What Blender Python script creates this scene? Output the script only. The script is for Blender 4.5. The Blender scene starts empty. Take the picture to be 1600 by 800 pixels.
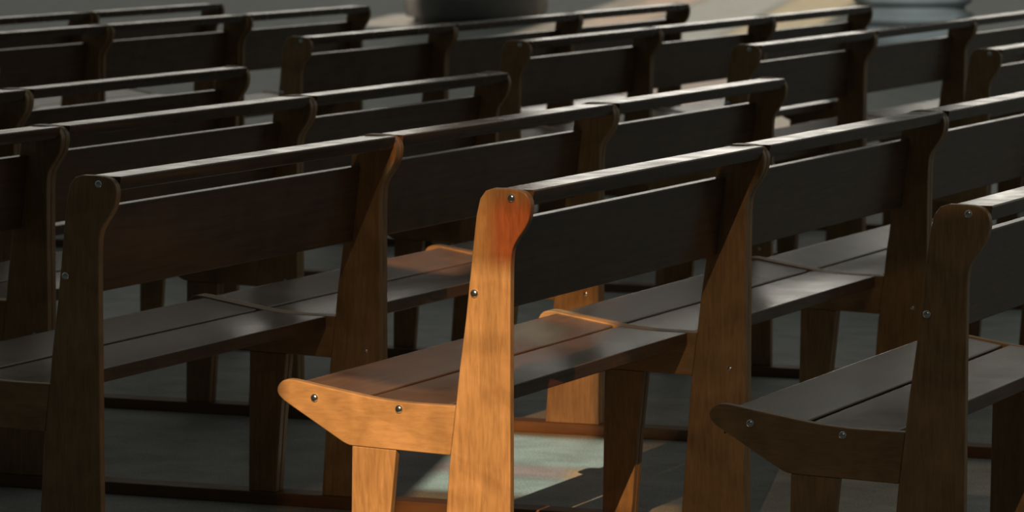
import bpy, bmesh, math, random
from mathutils import Vector, Matrix

random.seed(7)
SC = bpy.context.scene
COL = SC.collection
ZO = 0.03            # top of the floor runners that the benches stand on
L = 1.392            # bench length
P = 0.9015           # row spacing
TH = 0.022           # thickness of an end frame

# ------------------------------------------------------------------ helpers
def mat(name):
    m = bpy.data.materials.new(name)
    m.use_nodes = True
    nt = m.node_tree
    for n in list(nt.nodes):
        nt.nodes.remove(n)
    return m, nt

def node(nt, kind, **kw):
    n = nt.nodes.new(kind)
    for k, v in kw.items():
        setattr(n, k, v)
    return n

def ramp(nt, stops):
    r = node(nt, 'ShaderNodeValToRGB')
    e = r.color_ramp.elements
    e[0].position, e[0].color = stops[0][0], (*stops[0][1], 1)
    e[1].position, e[1].color = stops[-1][0], (*stops[-1][1], 1)
    for p, c in stops[1:-1]:
        x = e.new(p)
        x.color = (*c, 1)
    return r

def wood(name, dark, light, grain, rough, rough_var=0.1, bump=0.15, spec=0.5, coat=0.0, blotch=0.35):
    """grain = (x, y, z) noise scale; the small number is the grain's direction"""
    m, nt = mat(name)
    lk = nt.links.new
    out = node(nt, 'ShaderNodeOutputMaterial')
    bs = node(nt, 'ShaderNodeBsdfPrincipled')
    lk(bs.outputs[0], out.inputs[0])
    tc = node(nt, 'ShaderNodeTexCoord')
    oi = node(nt, 'ShaderNodeObjectInfo')
    off = node(nt, 'ShaderNodeVectorMath', operation='MULTIPLY_ADD')
    comb = node(nt, 'ShaderNodeCombineXYZ')
    for i in range(3):
        lk(oi.outputs['Random'], comb.inputs[i])
    lk(comb.outputs[0], off.inputs[0])
    off.inputs[1].default_value = (13, 7, 17)
    lk(tc.outputs['Object'], off.inputs[2])
    mp = node(nt, 'ShaderNodeMapping')
    mp.inputs['Scale'].default_value = grain
    lk(off.outputs[0], mp.inputs[0])
    n1 = node(nt, 'ShaderNodeTexNoise')
    n1.inputs['Scale'].default_value = 1.0
    n1.inputs['Detail'].default_value = 6
    n1.inputs['Roughness'].default_value = 0.62
    n1.inputs['Distortion'].default_value = 0.5
    lk(mp.outputs[0], n1.inputs['Vector'])
    n2 = node(nt, 'ShaderNodeTexNoise')
    n2.inputs['Scale'].default_value = 9.0
    n2.inputs['Detail'].default_value = 3
    n2.inputs['Distortion'].default_value = 0.8
    lk(off.outputs[0], n2.inputs['Vector'])
    mix = node(nt, 'ShaderNodeMix')
    mix.data_type = 'FLOAT'
    mix.inputs[0].default_value = blotch
    lk(n1.outputs[0], mix.inputs[2])
    lk(n2.outputs[0], mix.inputs[3])
    rp = ramp(nt, [(0.30, dark), (0.5, tuple((a + b) / 2 for a, b in zip(dark, light))), (0.70, light)])
    lk(mix.outputs[0], rp.inputs[0])
    lk(rp.outputs[0], bs.inputs['Base Color'])
    mr = node(nt, 'ShaderNodeMapRange')
    mr.inputs[3].default_value = rough - rough_var
    mr.inputs[4].default_value = rough + rough_var
    mr.inputs[1].default_value = 0.3
    mr.inputs[2].default_value = 0.7
    lk(n2.outputs[0], mr.inputs[0])
    lk(mr.outputs[0], bs.inputs['Roughness'])
    bs.inputs['Specular IOR Level'].default_value = spec
    if coat:
        bs.inputs['Coat Weight'].default_value = coat
        bs.inputs['Coat Roughness'].default_value = 0.2
    bp = node(nt, 'ShaderNodeBump')
    bp.inputs['Strength'].default_value = bump
    bp.inputs['Distance'].default_value = 0.002
    lk(n1.outputs[0], bp.inputs['Height'])
    lk(bp.outputs[0], bs.inputs['Normal'])
    return m

def simple(name, color, rough=0.5, metal=0.0, noise=0.0, scale=8.0, bump=0.0):
    m, nt = mat(name)
    lk = nt.links.new
    out = node(nt, 'ShaderNodeOutputMaterial')
    bs = node(nt, 'ShaderNodeBsdfPrincipled')
    lk(bs.outputs[0], out.inputs[0])
    bs.inputs['Roughness'].default_value = rough
    bs.inputs['Metallic'].default_value = metal
    tc = node(nt, 'ShaderNodeTexCoord')
    n = node(nt, 'ShaderNodeTexNoise')
    n.inputs['Scale'].default_value = scale
    n.inputs['Detail'].default_value = 6
    lk(tc.outputs['Object'], n.inputs['Vector'])
    rp = ramp(nt, [(0.3, tuple(c * (1 - noise) for c in color)), (0.7, tuple(min(1, c * (1 + noise)) for c in color))])
    lk(n.outputs[0], rp.inputs[0])
    lk(rp.outputs[0], bs.inputs['Base Color'])
    if bump:
        bp = node(nt, 'ShaderNodeBump')
        bp.inputs['Strength'].default_value = bump
        bp.inputs['Distance'].default_value = 0.01
        lk(n.outputs[0], bp.inputs['Height'])
        lk(bp.outputs[0], bs.inputs['Normal'])
    return m

def floor_material():
    m, nt = mat('worn_grey_stone')
    lk = nt.links.new
    out = node(nt, 'ShaderNodeOutputMaterial')
    bs = node(nt, 'ShaderNodeBsdfPrincipled')
    lk(bs.outputs[0], out.inputs[0])
    tc = node(nt, 'ShaderNodeTexCoord')
    fine = node(nt, 'ShaderNodeTexNoise')
    fine.inputs['Scale'].default_value = 190
    fine.inputs['Detail'].default_value = 3
    wide = node(nt, 'ShaderNodeTexNoise')
    wide.inputs['Scale'].default_value = 5.5
    wide.inputs['Detail'].default_value = 7
    wide.inputs['Roughness'].default_value = 0.65
    for n in (fine, wide):
        lk(tc.outputs['Object'], n.inputs['Vector'])
    mix = node(nt, 'ShaderNodeMix')
    mix.data_type = 'FLOAT'
    mix.inputs[0].default_value = 0.4
    lk(fine.outputs[0], mix.inputs[2])
    lk(wide.outputs[0], mix.inputs[3])
    rp = ramp(nt, [(0.36, (0.21, 0.207, 0.19)), (0.5, (0.38, 0.376, 0.345)), (0.64, (0.56, 0.553, 0.52))])
    lk(mix.outputs[0], rp.inputs[0])
    lk(rp.outputs[0], bs.inputs['Base Color'])
    bs.inputs['Roughness'].default_value = 0.6
    bp = node(nt, 'ShaderNodeBump')
    bp.inputs['Strength'].default_value = 0.25
    bp.inputs['Distance'].default_value = 0.003
    lk(fine.outputs[0], bp.inputs['Height'])
    lk(bp.outputs[0], bs.inputs['Normal'])
    return m

def glass(name, color):
    m, nt = mat(name)
    lk = nt.links.new
    out = node(nt, 'ShaderNodeOutputMaterial')
    tr = node(nt, 'ShaderNodeBsdfTransparent')
    tr.inputs[0].default_value = (*color, 1)
    gl = node(nt, 'ShaderNodeBsdfGlossy')
    gl.inputs['Roughness'].default_value = 0.1
    mx = node(nt, 'ShaderNodeMixShader')
    mx.inputs[0].default_value = 0.04
    lk(tr.outputs[0], mx.inputs[1])
    lk(gl.outputs[0], mx.inputs[2])
    lk(mx.outputs[0], out.inputs[0])
    return m

def finish(name, bm, material, parent=None, bevel=0.0, seg=2, smooth=35):
    bmesh.ops.recalc_face_normals(bm, faces=bm.faces[:])
    me = bpy.data.meshes.new(name)
    bm.to_mesh(me)
    bm.free()
    for p in me.polygons:
        p.use_smooth = True
    me.set_sharp_from_angle(angle=math.radians(smooth))
    me.materials.append(material)
    o = bpy.data.objects.new(name, me)
    COL.objects.link(o)
    if parent:
        o.parent = parent
    if bevel:
        b = o.modifiers.new('bevel', 'BEVEL')
        b.width = bevel
        b.segments = seg
        b.limit_method = 'ANGLE'
        b.angle_limit = math.radians(40)
        b.harden_normals = True
    return o

def prism(pts, y0, y1):
    """(x, z) outline swept along y"""
    bm = bmesh.new()
    a = [bm.verts.new((x, y0, z)) for x, z in pts]
    b = [bm.verts.new((x, y1, z)) for x, z in pts]
    bm.faces.new(a)
    bm.faces.new(b[::-1])
    n = len(pts)
    for i in range(n):
        bm.faces.new((a[i], b[i], b[(i + 1) % n], a[(i + 1) % n]))
    return bm

def add_box(bm, x0, x1, y0, y1, z0, z1):
    v = [bm.verts.new((x, y, z)) for z in (z0, z1) for y in (y0, y1) for x in (x0, x1)]
    for f in ((0, 2, 3, 1), (4, 5, 7, 6), (0, 1, 5, 4), (2, 6, 7, 3), (0, 4, 6, 2), (1, 3, 7, 5)):
        bm.faces.new([v[i] for i in f])

def tag(o, label=None, cat=None, group=None, kind=None):
    if label: o['label'] = label
    if cat: o['category'] = cat
    if group: o['group'] = group
    if kind: o['kind'] = kind
    return o

def smooth_path(pts, n=4):
    """Catmull-Rom through open points"""
    out = []
    for i in range(len(pts) - 1):
        p0 = pts[max(i - 1, 0)]; p1 = pts[i]; p2 = pts[i + 1]; p3 = pts[min(i + 2, len(pts) - 1)]
        for k in range(n):
            t = k / n
            out.append(tuple(0.5 * ((2 * b) + (-a + c) * t + (2 * a - 5 * b + 4 * c - d) * t * t + (-a + 3 * b - 3 * c + d) * t ** 3)
                             for a, b, c, d in zip(p0, p1, p2, p3)))
    out.append(pts[-1])
    return out

# ------------------------------------------------------------------ materials
HON_D, HON_L = (0.215, 0.118, 0.050), (0.50, 0.298, 0.138)
M_POST = wood('honey_oak_upright', HON_D, HON_L, (130, 130, 14), 0.42, 0.08, blotch=0.45)
M_ARM = wood('honey_oak_seat_support', HON_D, HON_L, (24, 120, 110), 0.42, 0.08, blotch=0.6)
M_PLANK = wood('dark_plank', (0.09, 0.052, 0.031), (0.19, 0.106, 0.060), (70, 4, 70), 0.24, 0.025, bump=0.12, spec=0.36)  # planks set darker than the honey end frames
M_RAIL = wood('dark_rail', (0.055, 0.034, 0.022), (0.14, 0.085, 0.054), (90, 3, 90), 0.25, 0.05, bump=0.07, spec=0.42)  # rail set darker than the planks
M_BATTEN = wood('floor_batten_wood', (0.12, 0.06, 0.03), (0.28, 0.14, 0.065), (4, 40, 40), 0.5)
M_BOLT = simple('polished_steel', (0.75, 0.75, 0.74), 0.22, 1.0, 0.05)
M_FLOOR = floor_material()
M_WALL = simple('wall_plaster', (0.095, 0.12, 0.12), 0.85, 0, 0.15, 1.5, 0.2)
M_LEAD = simple('window_lead', (0.05, 0.05, 0.05), 0.6, 0.4, 0.1)
M_STONE = simple('column_stone', (0.36, 0.37, 0.36), 0.7, 0, 0.18, 3.0, 0.25)
M_SHADEDSTONE = simple('shaded_column_stone', (0.13, 0.13, 0.125), 0.7, 0, 0.2, 3.0, 0.25)  # column stone darkened to stand for its unlit side

# ------------------------------------------------------------------ the bench
# outlines traced in the plane of the end frame: x to the back of the bench, z above its feet
front_up = [(-0.154, 0.0), (-0.142, 0.16), (-0.131, 0.31), (-0.1165, 0.43), (-0.109, 0.50), (-0.095, 0.602),
            (-0.081, 0.729), (-0.0755, 0.779), (-0.0715, 0.811), (-0.064, 0.842), (-0.052, 0.858), (-0.036, 0.863)]
head = smooth_path([(-0.010, 0.863), (0.016, 0.861), (0.033, 0.855), (0.042, 0.840), (0.043, 0.822), (0.039, 0.803), (0.030, 0.785),
                    (0.017, 0.767), (0.008, 0.752), (0.003, 0.735), (0.001, 0.705)], 3)
POST = front_up + head + [(0.0, 0.60), (0.0, 0.0)]

arm_top = smooth_path([(-0.1165, 0.4305), (-0.202, 0.431), (-0.244, 0.433), (-0.286, 0.4365), (-0.325, 0.442), (-0.37, 0.449),
                       (-0.42, 0.457), (-0.462, 0.464), (-0.485, 0.4655), (-0.500, 0.459), (-0.508, 0.446), (-0.505, 0.433),
                       (-0.492, 0.421)], 3)
arm_low = smooth_path([(-0.365, 0.346), (-0.349, 0.3395), (-0.328, 0.338)], 3) + [(-0.244, 0.335), (-0.1285, 0.331)]
ARM = arm_top + arm_low

LEG = [(-0.348, 0.0), (-0.343, 0.3385), (-0.328, 0.3378), (-0.246, 0.3348), (-0.262, 0.18), (-0.276, 0.0)]

def top_z(x):   # seat surface under the arm's top edge
    pts = sorted(arm_top[:24])
    for (x0, z0), (x1, z1) in zip(pts, pts[1:]):
        if x0 <= x <= x1:
            return z0 + (z1 - z0) * (x - x0) / max(1e-6, x1 - x0)
    return 0.431

def plank_outline(xs, t):
    top = [(x, top_z(x) - (0.003 if x < -0.31 else 0.001)) for x in xs]
    bot = [(x, z - t) for x, z in top[::-1]]
    return top + bot

FRONT_PLANK = plank_outline([-0.487, -0.462, -0.43, -0.39, -0.35, -0.3205], 0.026)
REAR_PLANK = plank_outline([-0.3060, -0.28, -0.24, -0.2, -0.140], 0.030)
BOARD = [(-0.0895, 0.611), (-0.0695, 0.609), (-0.0475, 0.788), (-0.0675, 0.790)]
RAIL = [(-0.038, 0.834), (-0.038, 0.857), (-0.035, 0.860), (0.0405, 0.8605), (0.0428, 0.858), (0.0368, 0.834), (0.0345, 0.831)]

def bolt_bm(r=0.0085, h=0.006):
    """a domed bolt head with a collar, looking to -y"""
    bm = bmesh.new()
    prof = [(r, 0.0), (r, 0.0012), (r * 0.93, h * 0.45), (r * 0.75, h * 0.74), (r * 0.5, h * 0.91), (r * 0.25, h * 0.98)]
    n = 20
    rings = [[bm.verts.new((q * math.cos(2 * math.pi * i / n), -y, q * math.sin(2 * math.pi * i / n))) for i in range(n)] for q, y in prof]
    tip = bm.verts.new((0, -h, 0))
    for a, b in zip(rings, rings[1:]):
        for i in range(n):
            bm.faces.new((a[i], a[(i + 1) % n], b[(i + 1) % n], b[i]))
    for i in range(n):
        bm.faces.new((rings[-1][i], rings[-1][(i + 1) % n], tip))
    bm.faces.new(rings[0][::-1])
    return bm

LB = L - 0.0012
def make_bench():
    root = bpy.data.objects.new('church_bench', None)
    root.empty_display_size = 0.2
    COL.objects.link(root)
    for i, (y0, y1) in enumerate(((0, TH), (LB - TH, LB))):
        post = finish('back_post', prism(POST, y0, y1), M_POST, root, 0.0032, 3)
        arm = finish('seat_support', prism(ARM, y0, y1), M_ARM, root, 0.0032, 3)
        leg = finish('front_leg', prism(LEG, y0 + 0.0008, y1 - 0.0008), M_POST, root, 0.0025, 2)
        if i == 0:
            for x, z, par in ((0.003, 0.8455, post), (-0.0755, 0.655, post), (-0.4244, 0.4311, arm), (-0.2390, 0.4180, arm)):
                b = finish('bolt', bolt_bm(), M_BOLT, par)
                b.location = (x, y0, z)
                tag(b, 'shiny steel bolt head')
        else:
            b = finish('bolt', bolt_bm(0.005, 0.003), M_BOLT, post)
            b.location = (-0.037, y0, 0.351)
            tag(b, 'small steel bolt head')
    a, b = TH, LB - TH
    finish('top_rail', prism(RAIL, a, b), M_RAIL, root, 0.0012, 2)
    finish('back_board', prism(BOARD, a, b), M_PLANK, root, 0.003, 2)
    finish('seat_plank', prism(FRONT_PLANK, a, b), M_PLANK, root, 0.004, 2)
    finish('seat_plank', prism(REAR_PLANK, a, b), M_PLANK, root, 0.0025, 2)
    return root

proto = make_bench()
KIDS = {}
for o in bpy.data.objects:
    if o.parent:
        KIDS.setdefault(o.parent.name, []).append(o)

def copy_bench(free_end):
    r = proto.copy()
    COL.objects.link(r)
    for ch in KIDS[proto.name]:
        c = ch.copy()
        c.parent = r
        COL.objects.link(c)
        near = ch.type == 'MESH' and max(v.co.y for v in ch.data.vertices) < 0.1
        for g in KIDS.get(ch.name, []):
            if near and not free_end:
                continue          # the bolts are only on the free end of a row
            d = g.copy()
            d.parent = c
            COL.objects.link(d)
    return r

used = False
def bench(x, y, label, group, free_end=False, length=L):
    global used
    if not used:
        r = proto
        used = True
    else:
        r = copy_bench(free_end)
    r.location = (x, y, ZO)
    r.scale = (1, length / L, 1)
    tag(r, label, 'bench', group)
    return r

NEAR, FAR = 'church benches in the nearer block', 'church benches in the farther block'
# nearer block: (row, place in the row) -> x, y
XR = {-1: 0.028 + P, 0: 0.0, 1: -P - 0.006, 2: -2 * P, 3: -3 * P + 0.012, 4: -4 * P + 0.012}
YR = {-1: -0.018, 0: 0.0, 1: -0.009, 2: -0.001, 3: 0.0, 4: 0.0}
for r, k, lab in (
    (0, 0, 'bench whose end frame glows orange in the sunbeam, four bright bolts on it'),
    (0, 1, 'dark bench joined to the far end of the sunlit orange bench'),
    (0, 2, 'dark bench two places beyond the sunlit orange bench, cut by the right picture edge'),
    (-1, 0, 'dim brown bench behind the sunlit one at the lower right, small bolts on its end'),
    (1, 0, 'large shadowed bench left of the sunlit one, its black end frame lower left'),
    (1, 1, 'dark bench right behind the sunlit end frame, its far foot on the floor lit orange'),
    (1, 2, 'dark bench above the sunlit head, pale streak along its rail, free far end'),
    (2, 0, 'black bench at the left picture edge, mostly hidden beside the large shadowed bench'),
    (2, 1, 'dark bench whose top rail runs just above the large shadowed bench on the left'),
    (2, 2, 'dark bench with free far end, one row left of the pale streaked rail'),
    (3, 1, 'dark bench at the left edge, only a stub showing beside the bench with free end'),
    (3, 2, 'dark bench at the upper left whose free far end stands before a pale floor gap'),
    (4, 2, 'dark bench end tip peeping in at the upper left picture edge'),
):
    bench(XR[r], YR[r] + k * L, lab, NEAR, k == 0)

# farther block, beyond the cross aisle
Y2, X2, P2, L2 = 6.223, -3.4266 - 0.043, 0.8737, 1.335
for r, k, lab in (
    (0, 0, 'distant bench, brownish end frame, behind the upper left bench with free end'),
    (0, 1, 'distant middle bench of the row ending under the pinkish floor light'),
    (0, 2, 'distant bench at the top middle with rounded free end against the pale floor'),
    (1, 0, 'distant bench with a salmon lit top rail at the top middle'),
    (1, 1, 'distant bench beyond the salmon lit rail, middle one of its row'),
    (1, 2, 'distant bench with free end left of the pale blue grey column base'),
    (2, 0, 'distant bench with dark end frame, behind the free end with the pale streaked rail'),
    (2, 1, 'distant bench right in front of the pale blue grey column base'),
    (2, 2, 'distant dim bench at the top right corner, right of the column base'),
    (3, 0, 'distant dark bench cut by the right picture edge, near end frame showing'),
):
    bench(X2 + r * P2, Y2 + k * L2, lab, FAR, k == 0, L2)
L3 = 1.21
for x, y, lab in (
    (-4.70, 9.41 - L3, 'faraway bench with free end left of the dark column base at the top'),
    (-4.71, 9.41 - 2 * L3, 'faraway bench at the top left, second from the free end beside the dark column'),
    (-4.72, 9.41 - 3 * L3, 'faraway bench touching the left edge, third from the free end by the dark column'),
    (-5.46, 9.45 - L3, 'farthest bench with free end at the very top left'),
    (-5.48, 9.45 - 2 * L3, 'farthest bench in the top left corner'),
):
    bench(x, y, lab, FAR, False, L3)

# battens on the floor that carry the feet of every row
def runner(y, x0, x1, label, w=0.072):
    bm = bmesh.new()
    add_box(bm, x0, x1, y - w / 2, y + w / 2, 0.0, ZO)
    o = finish('floor_runner', bm, M_BATTEN, None, 0.003, 2)
    tag(o, label, 'floor batten', 'wooden floor battens under the benches')
for k, lab in enumerate((
    'long low wooden batten on the floor under the near end of the sunlit bench',
    'long low wooden batten on the floor under the far end of the sunlit bench',
    'long low wooden batten on the floor glowing orange below the lit foot',
    'long low wooden batten on the floor under the free far ends of the nearer benches')):
    runner(k * L + (0.02 if k == 0 else (-0.02 if k == 3 else 0)), -4.4, 1.25, lab)
for k, lab in enumerate((
    'wooden floor batten under the near ends of the farther block',
    'wooden floor batten under the first joints of the farther block',
    'wooden floor batten under the second joints of the farther block',
    'wooden floor batten under the free far ends of the farther block')):
    runner(Y2 + k * L2 + (0.02 if k == 0 else (-0.02 if k == 3 else 0)), X2 - 0.55, X2 + 3 * P2 + 0.3, lab)
for k, lab in enumerate((
    'wooden floor batten at the free ends of the farthest top left benches',
    'wooden floor batten one bench before the free ends at the top left',
    'wooden floor batten two benches before the free ends at the top left')):
    runner(9.42 - k * L3 - (0.02 if k == 0 else 0), -6.1, -4.6, lab)

# ------------------------------------------------------------------ the setting
bm = bmesh.new()
add_box(bm, -60, 30, -10.2, 75, -0.2, 0.0)
tag(finish('floor', bm, M_FLOOR), 'worn grey stone church floor', kind='structure')

def column(name, x, y, prof, m, label, square=None):
    bm = bmesh.new()
    n = 48
    if square:
        s, h = square
        add_box(bm, -s, s, -s, s, 0, h)
    rings = [[bm.verts.new((r * math.cos(2 * math.pi * i / n), r * math.sin(2 * math.pi * i / n), z)) for i in range(n)] for r, z in prof]
    for a, b in zip(rings, rings[1:]):
        for i in range(n):
            bm.faces.new((a[i], a[(i + 1) % n], b[(i + 1) % n], b[i]))
    bm.faces.new(rings[0][::-1])
    bm.faces.new(rings[-1])
    o = finish(name, bm, m, smooth=50)
    o.location = (x, y, 0)
    return tag(o, label, kind='structure')
def torus(r0, z0, z1, bulge, n=8):
    return [(r0 + bulge * math.sin(math.pi * i / n), z0 + (z1 - z0) * i / n) for i in range(n + 1)]
base = [(0.46, 0.0), (0.46, 0.17)] + torus(0.43, 0.175, 0.285, 0.05) + [(0.40, 0.30), (0.385, 0.325), (0.40, 0.345)] + torus(0.41, 0.35, 0.42, 0.035) + [(0.38, 0.45), (0.36, 0.52), (0.355, 14.0)]
column('column_pale', -7.2, 25.75, [(q * 1.13, z) for q, z in base], M_STONE, 'pale blue grey stone column with moulded base at the top right')
base2 = [(q * 1.2, z) for q, z in [(0.50, 0.0), (0.50, 0.06), (0.56, 0.07), (0.58, 0.16), (0.58, 0.24), (0.52, 0.27), (0.48, 0.4), (0.47, 14.0)]]
column('column_shaded', -12.58, 28.9, base2, M_SHADEDSTONE, 'shaded round column foot at the top middle')

# side wall behind the photographer with windows added to aim the sun: openings are (x0, x1, z0, z1)
WY = -10.0
# main stained-glass window: panes laid out and tinted to shape the beam on the benches
main_x = [1.95, 2.255, 2.60, 2.715, 2.81, 2.95, 3.85]
main_z = [6.0, 6.78, 6.935, 7.06, 7.25, 7.43, 7.54, 7.845, 8.1, 8.4]
rose = (0.72, 0.58, 0.52)
amber, red, green, warm = (1.0, 0.60, 0.27), (0.52, 0.165, 0.065), (0.66, 0.80, 0.71), (1.0, 0.665, 0.35)
sc = lambda c, k: tuple(min(1, v * k) for v in c)
A = lambda k: sc(amber, k)
T = lambda k: sc((1.0, 0.74, 0.48), k)
O = lambda k: sc((1.0, 0.52, 0.20), k)
main_panes = {}
for j, row in enumerate((
    (A(.02), warm, warm, warm, A(.04), T(.012)),
    (A(.02), A(.40), warm, warm, A(.04), T(.012)),
    (A(.02), A(.36), A(.62), red, A(.08), T(.011)),
    (T(.02), A(.30), A(.50), A(.30), A(.30), T(.05)),
    (T(.02), green, green, A(.50), T(.06), T(.05)),
    (T(.02), rose, warm, warm, T(.06), T(.05)),
    (T(.02), green, green, A(.12), T(.05), T(.05)),
    (T(.02), O(.30), A(.03), A(.02), A(.01), A(.01)),
    (A(.75), O(.20), A(.02), A(.01), A(.01), A(.01)))):
    for i, c in enumerate(row):
        main_panes[i, j] = c
openings = [('window_1', 1.95, 3.85, 6.0, 8.4),
            ('window_2', 0.0, 1.6, 15.9, 18.9),
            ('window_3', -1.2, 1.6, 21.4, 37.0),
            ('window_4', 1.9, 2.5, 15.4, 16.6),
            ('window_5', 2.2, 3.1, 21.75, 23.0),
            ('window_6', -3.1, -2.4, 23.3, 25.2)]
xs = sorted({-45, 28} | {o[1] for o in openings} | {o[2] for o in openings})
zs = sorted({0, 42} | {o[3] for o in openings} | {o[4] for o in openings})
bm = bmesh.new()
for zi in range(len(zs) - 1):
    for xi in range(len(xs) - 1):
        cx, cz = (xs[xi] + xs[xi + 1]) / 2, (zs[zi] + zs[zi + 1]) / 2
        if not any(a < cx < b and c < cz < d for _, a, b, c, d in openings):
            add_box(bm, xs[xi], xs[xi + 1], WY - 0.06, WY, zs[zi], zs[zi + 1])
tag(finish('wall_south', bm, M_WALL), 'plastered side wall with stained glass windows', kind='structure')

GL = {}
def pane_mat(c):
    k = tuple(round(v, 3) for v in c)
    if k not in GL:
        GL[k] = glass('stained_glass', k)
    return GL[k]
def window(name, cells, frame_x, frame_z, w=0.012, d=0.01):
    bm = bmesh.new()
    for x in frame_x:
        add_box(bm, x - w / 2, x + w / 2, WY - 0.03 - d, WY - 0.03 + d, frame_z[0], frame_z[-1])
    for z in frame_z:
        add_box(bm, frame_x[0], frame_x[-1], WY - 0.031 - d, WY - 0.029 + d, z - w / 2, z + w / 2)
    fr = finish(name, bm, M_LEAD)
    tag(fr, 'unseen leaded stained glass window placed to shape the sunlight', kind='structure')
    me = bpy.data.meshes.new('stained_glass')
    verts, faces, mats, idx = [], [], [], []
    for (x0, x1, z0, z1), c in cells:
        b = len(verts)
        verts += [(x0, WY - 0.03, z0), (x1, WY - 0.03, z0), (x1, WY - 0.03, z1), (x0, WY - 0.03, z1)]
        faces.append((b, b + 1, b + 2, b + 3))
        m = pane_mat(c)
        if m not in mats:
            mats.append(m)
        idx.append(mats.index(m))
    me.from_pydata(verts, [], faces)
    for m in mats:
        me.materials.append(m)
    for p, i in zip(me.polygons, idx):
        p.material_index = i
    o = bpy.data.objects.new('stained_glass', me)
    COL.objects.link(o)
    o.parent = fr
window('window_1', [((main_x[i], main_x[i + 1], main_z[j], main_z[j + 1]), c) for (i, j), c in main_panes.items()], main_x, main_z, 0.003, 0.001)
window('window_2', [((0.0, 0.7, 15.9, 18.9), (0.95, 0.62, 0.52)), ((0.7, 1.6, 15.9, 18.9), (0.75, 0.58, 0.50))], [0.0, 0.7, 1.6], [15.9, 18.9], 0.04)
window('window_3', [((-1.2, -0.9, 21.4, 37.0), (0.62, 0.52, 0.42)), ((-0.9, -0.2, 21.4, 37.0), (1.0, 0.72, 0.55)),
                    ((-0.2, 0.8, 21.4, 37.0), (0.74, 0.72, 0.66)), ((0.8, 1.6, 21.4, 37.0), (1.0, 0.80, 0.50))], [-1.2, -0.9, -0.2, 0.8, 1.6], [21.4, 37.0], 0.04)
window('window_4', [((1.9, 2.5, 15.4, 16.6), (0.75, 0.65, 0.55))], [1.9, 2.5], [15.4, 16.6], 0.04)
window('window_5', [((2.2, 3.1, 21.75, 23.0), (0.16, 0.19, 0.21))], [2.2, 3.1], [21.75, 23.0], 0.04)  # small bluish opening added to light the pale column base
window('window_6', [((-3.1, -2.4, 23.3, 25.2), (0.75, 0.66, 0.58))], [-3.1, -2.4], [23.3, 25.2], 0.04)

# ------------------------------------------------------------------ light
sun = bpy.data.lights.new('sun', 'SUN')
sun.energy = 6.6
sun.angle = math.radians(0.2)
sun.color = (1.0, 0.95, 0.88)
so = bpy.data.objects.new('sun', sun)
COL.objects.link(so)
so.rotation_euler = Vector((-0.445, 1.62, -1.0)).to_track_quat('-Z', 'Y').to_euler()
so.location = (5, -20, 20)

w = bpy.data.worlds.new('church_ambient')
SC.world = w
w.use_nodes = True
nt = w.node_tree
for n in list(nt.nodes):
    nt.nodes.remove(n)
lk = nt.links.new
out = node(nt, 'ShaderNodeOutputWorld')
bg = node(nt, 'ShaderNodeBackground')
lk(bg.outputs[0], out.inputs[0])
tc = node(nt, 'ShaderNodeTexCoord')
sep = node(nt, 'ShaderNodeSeparateXYZ')
lk(tc.outputs['Generated'], sep.inputs[0])
# background glow added low over the floor for the rail highlights, dim above
dot = node(nt, 'ShaderNodeVectorMath', operation='DOT_PRODUCT')
lk(tc.outputs['Generated'], dot.inputs[0])
dot.inputs[1].default_value = Vector((-0.338, 0.94, 0.06)).normalized()
r1 = ramp(nt, [(0.0, (0.058, 0.071, 0.070)), (0.75, (0.118, 0.120, 0.108)), (1.0, (0.20, 0.197, 0.175))])
lk(dot.outputs['Value'], r1.inputs[0])
r2 = ramp(nt, [(0.85, (0.0, 0.0, 0.0)), (0.96, (0.50, 0.465, 0.40)), (0.991, (0.95, 0.88, 0.76)), (1.0, (2.9, 2.7, 2.38))])
lk(dot.outputs['Value'], r2.inputs[0])
el = ramp(nt, [(0.0, (0.3, 0.3, 0.3)), (0.035, (0.35, 0.35, 0.35)), (0.06, (1.0, 1.0, 1.0)), (0.085, (1.0, 1.0, 1.0)), (0.17, (0.0, 0.0, 0.0)), (1.0, (0.0, 0.0, 0.0))])
lk(sep.outputs['Z'], el.inputs[0])
mul = node(nt, 'ShaderNodeVectorMath', operation='MULTIPLY')
lk(r2.outputs[0], mul.inputs[0])
lk(el.outputs[0], mul.inputs[1])
add = node(nt, 'ShaderNodeVectorMath', operation='ADD')
lk(r1.outputs[0], add.inputs[0])
lk(mul.outputs[0], add.inputs[1])
lk(add.outputs[0], bg.inputs[0])
bg.inputs[1].default_value = 1.3

# ------------------------------------------------------------------ camera
cd = bpy.data.cameras.new('camera')
co = bpy.data.objects.new('camera', cd)
COL.objects.link(co)
cd.sensor_width = 36
cd.lens = 36 * 6370.38 / 1600
cd.clip_start, cd.clip_end = 0.1, 300
yaw, pi_, ro = -0.39961, -0.09565, -0.00047
F = Vector((math.sin(yaw) * math.cos(pi_), math.cos(yaw) * math.cos(pi_), math.sin(pi_)))
R = Vector((math.cos(yaw), -math.sin(yaw), 0))
U = R.cross(F)
R, U = R * math.cos(ro) + U * math.sin(ro), U * math.cos(ro) - R * math.sin(ro)
M = Matrix((R, U, -F)).transposed().to_4x4()
M.translation = Vector((3.08668, -7.29844, 1.49181 + ZO))
co.matrix_world = M
cd.dof.use_dof = True
cd.dof.focus_distance = 8.1
cd.dof.aperture_fstop = 10.5
SC.camera = co

vs = SC.view_settings
vs.view_transform = 'Standard'
vs.look = 'None'
vs.gamma = 1
vs.use_curve_mapping = False
vs.exposure = 0.0
SC.cycles.use_denoising = True
SC.cycles.max_bounces = 6
SC.cycles.transparent_max_bounces = 12
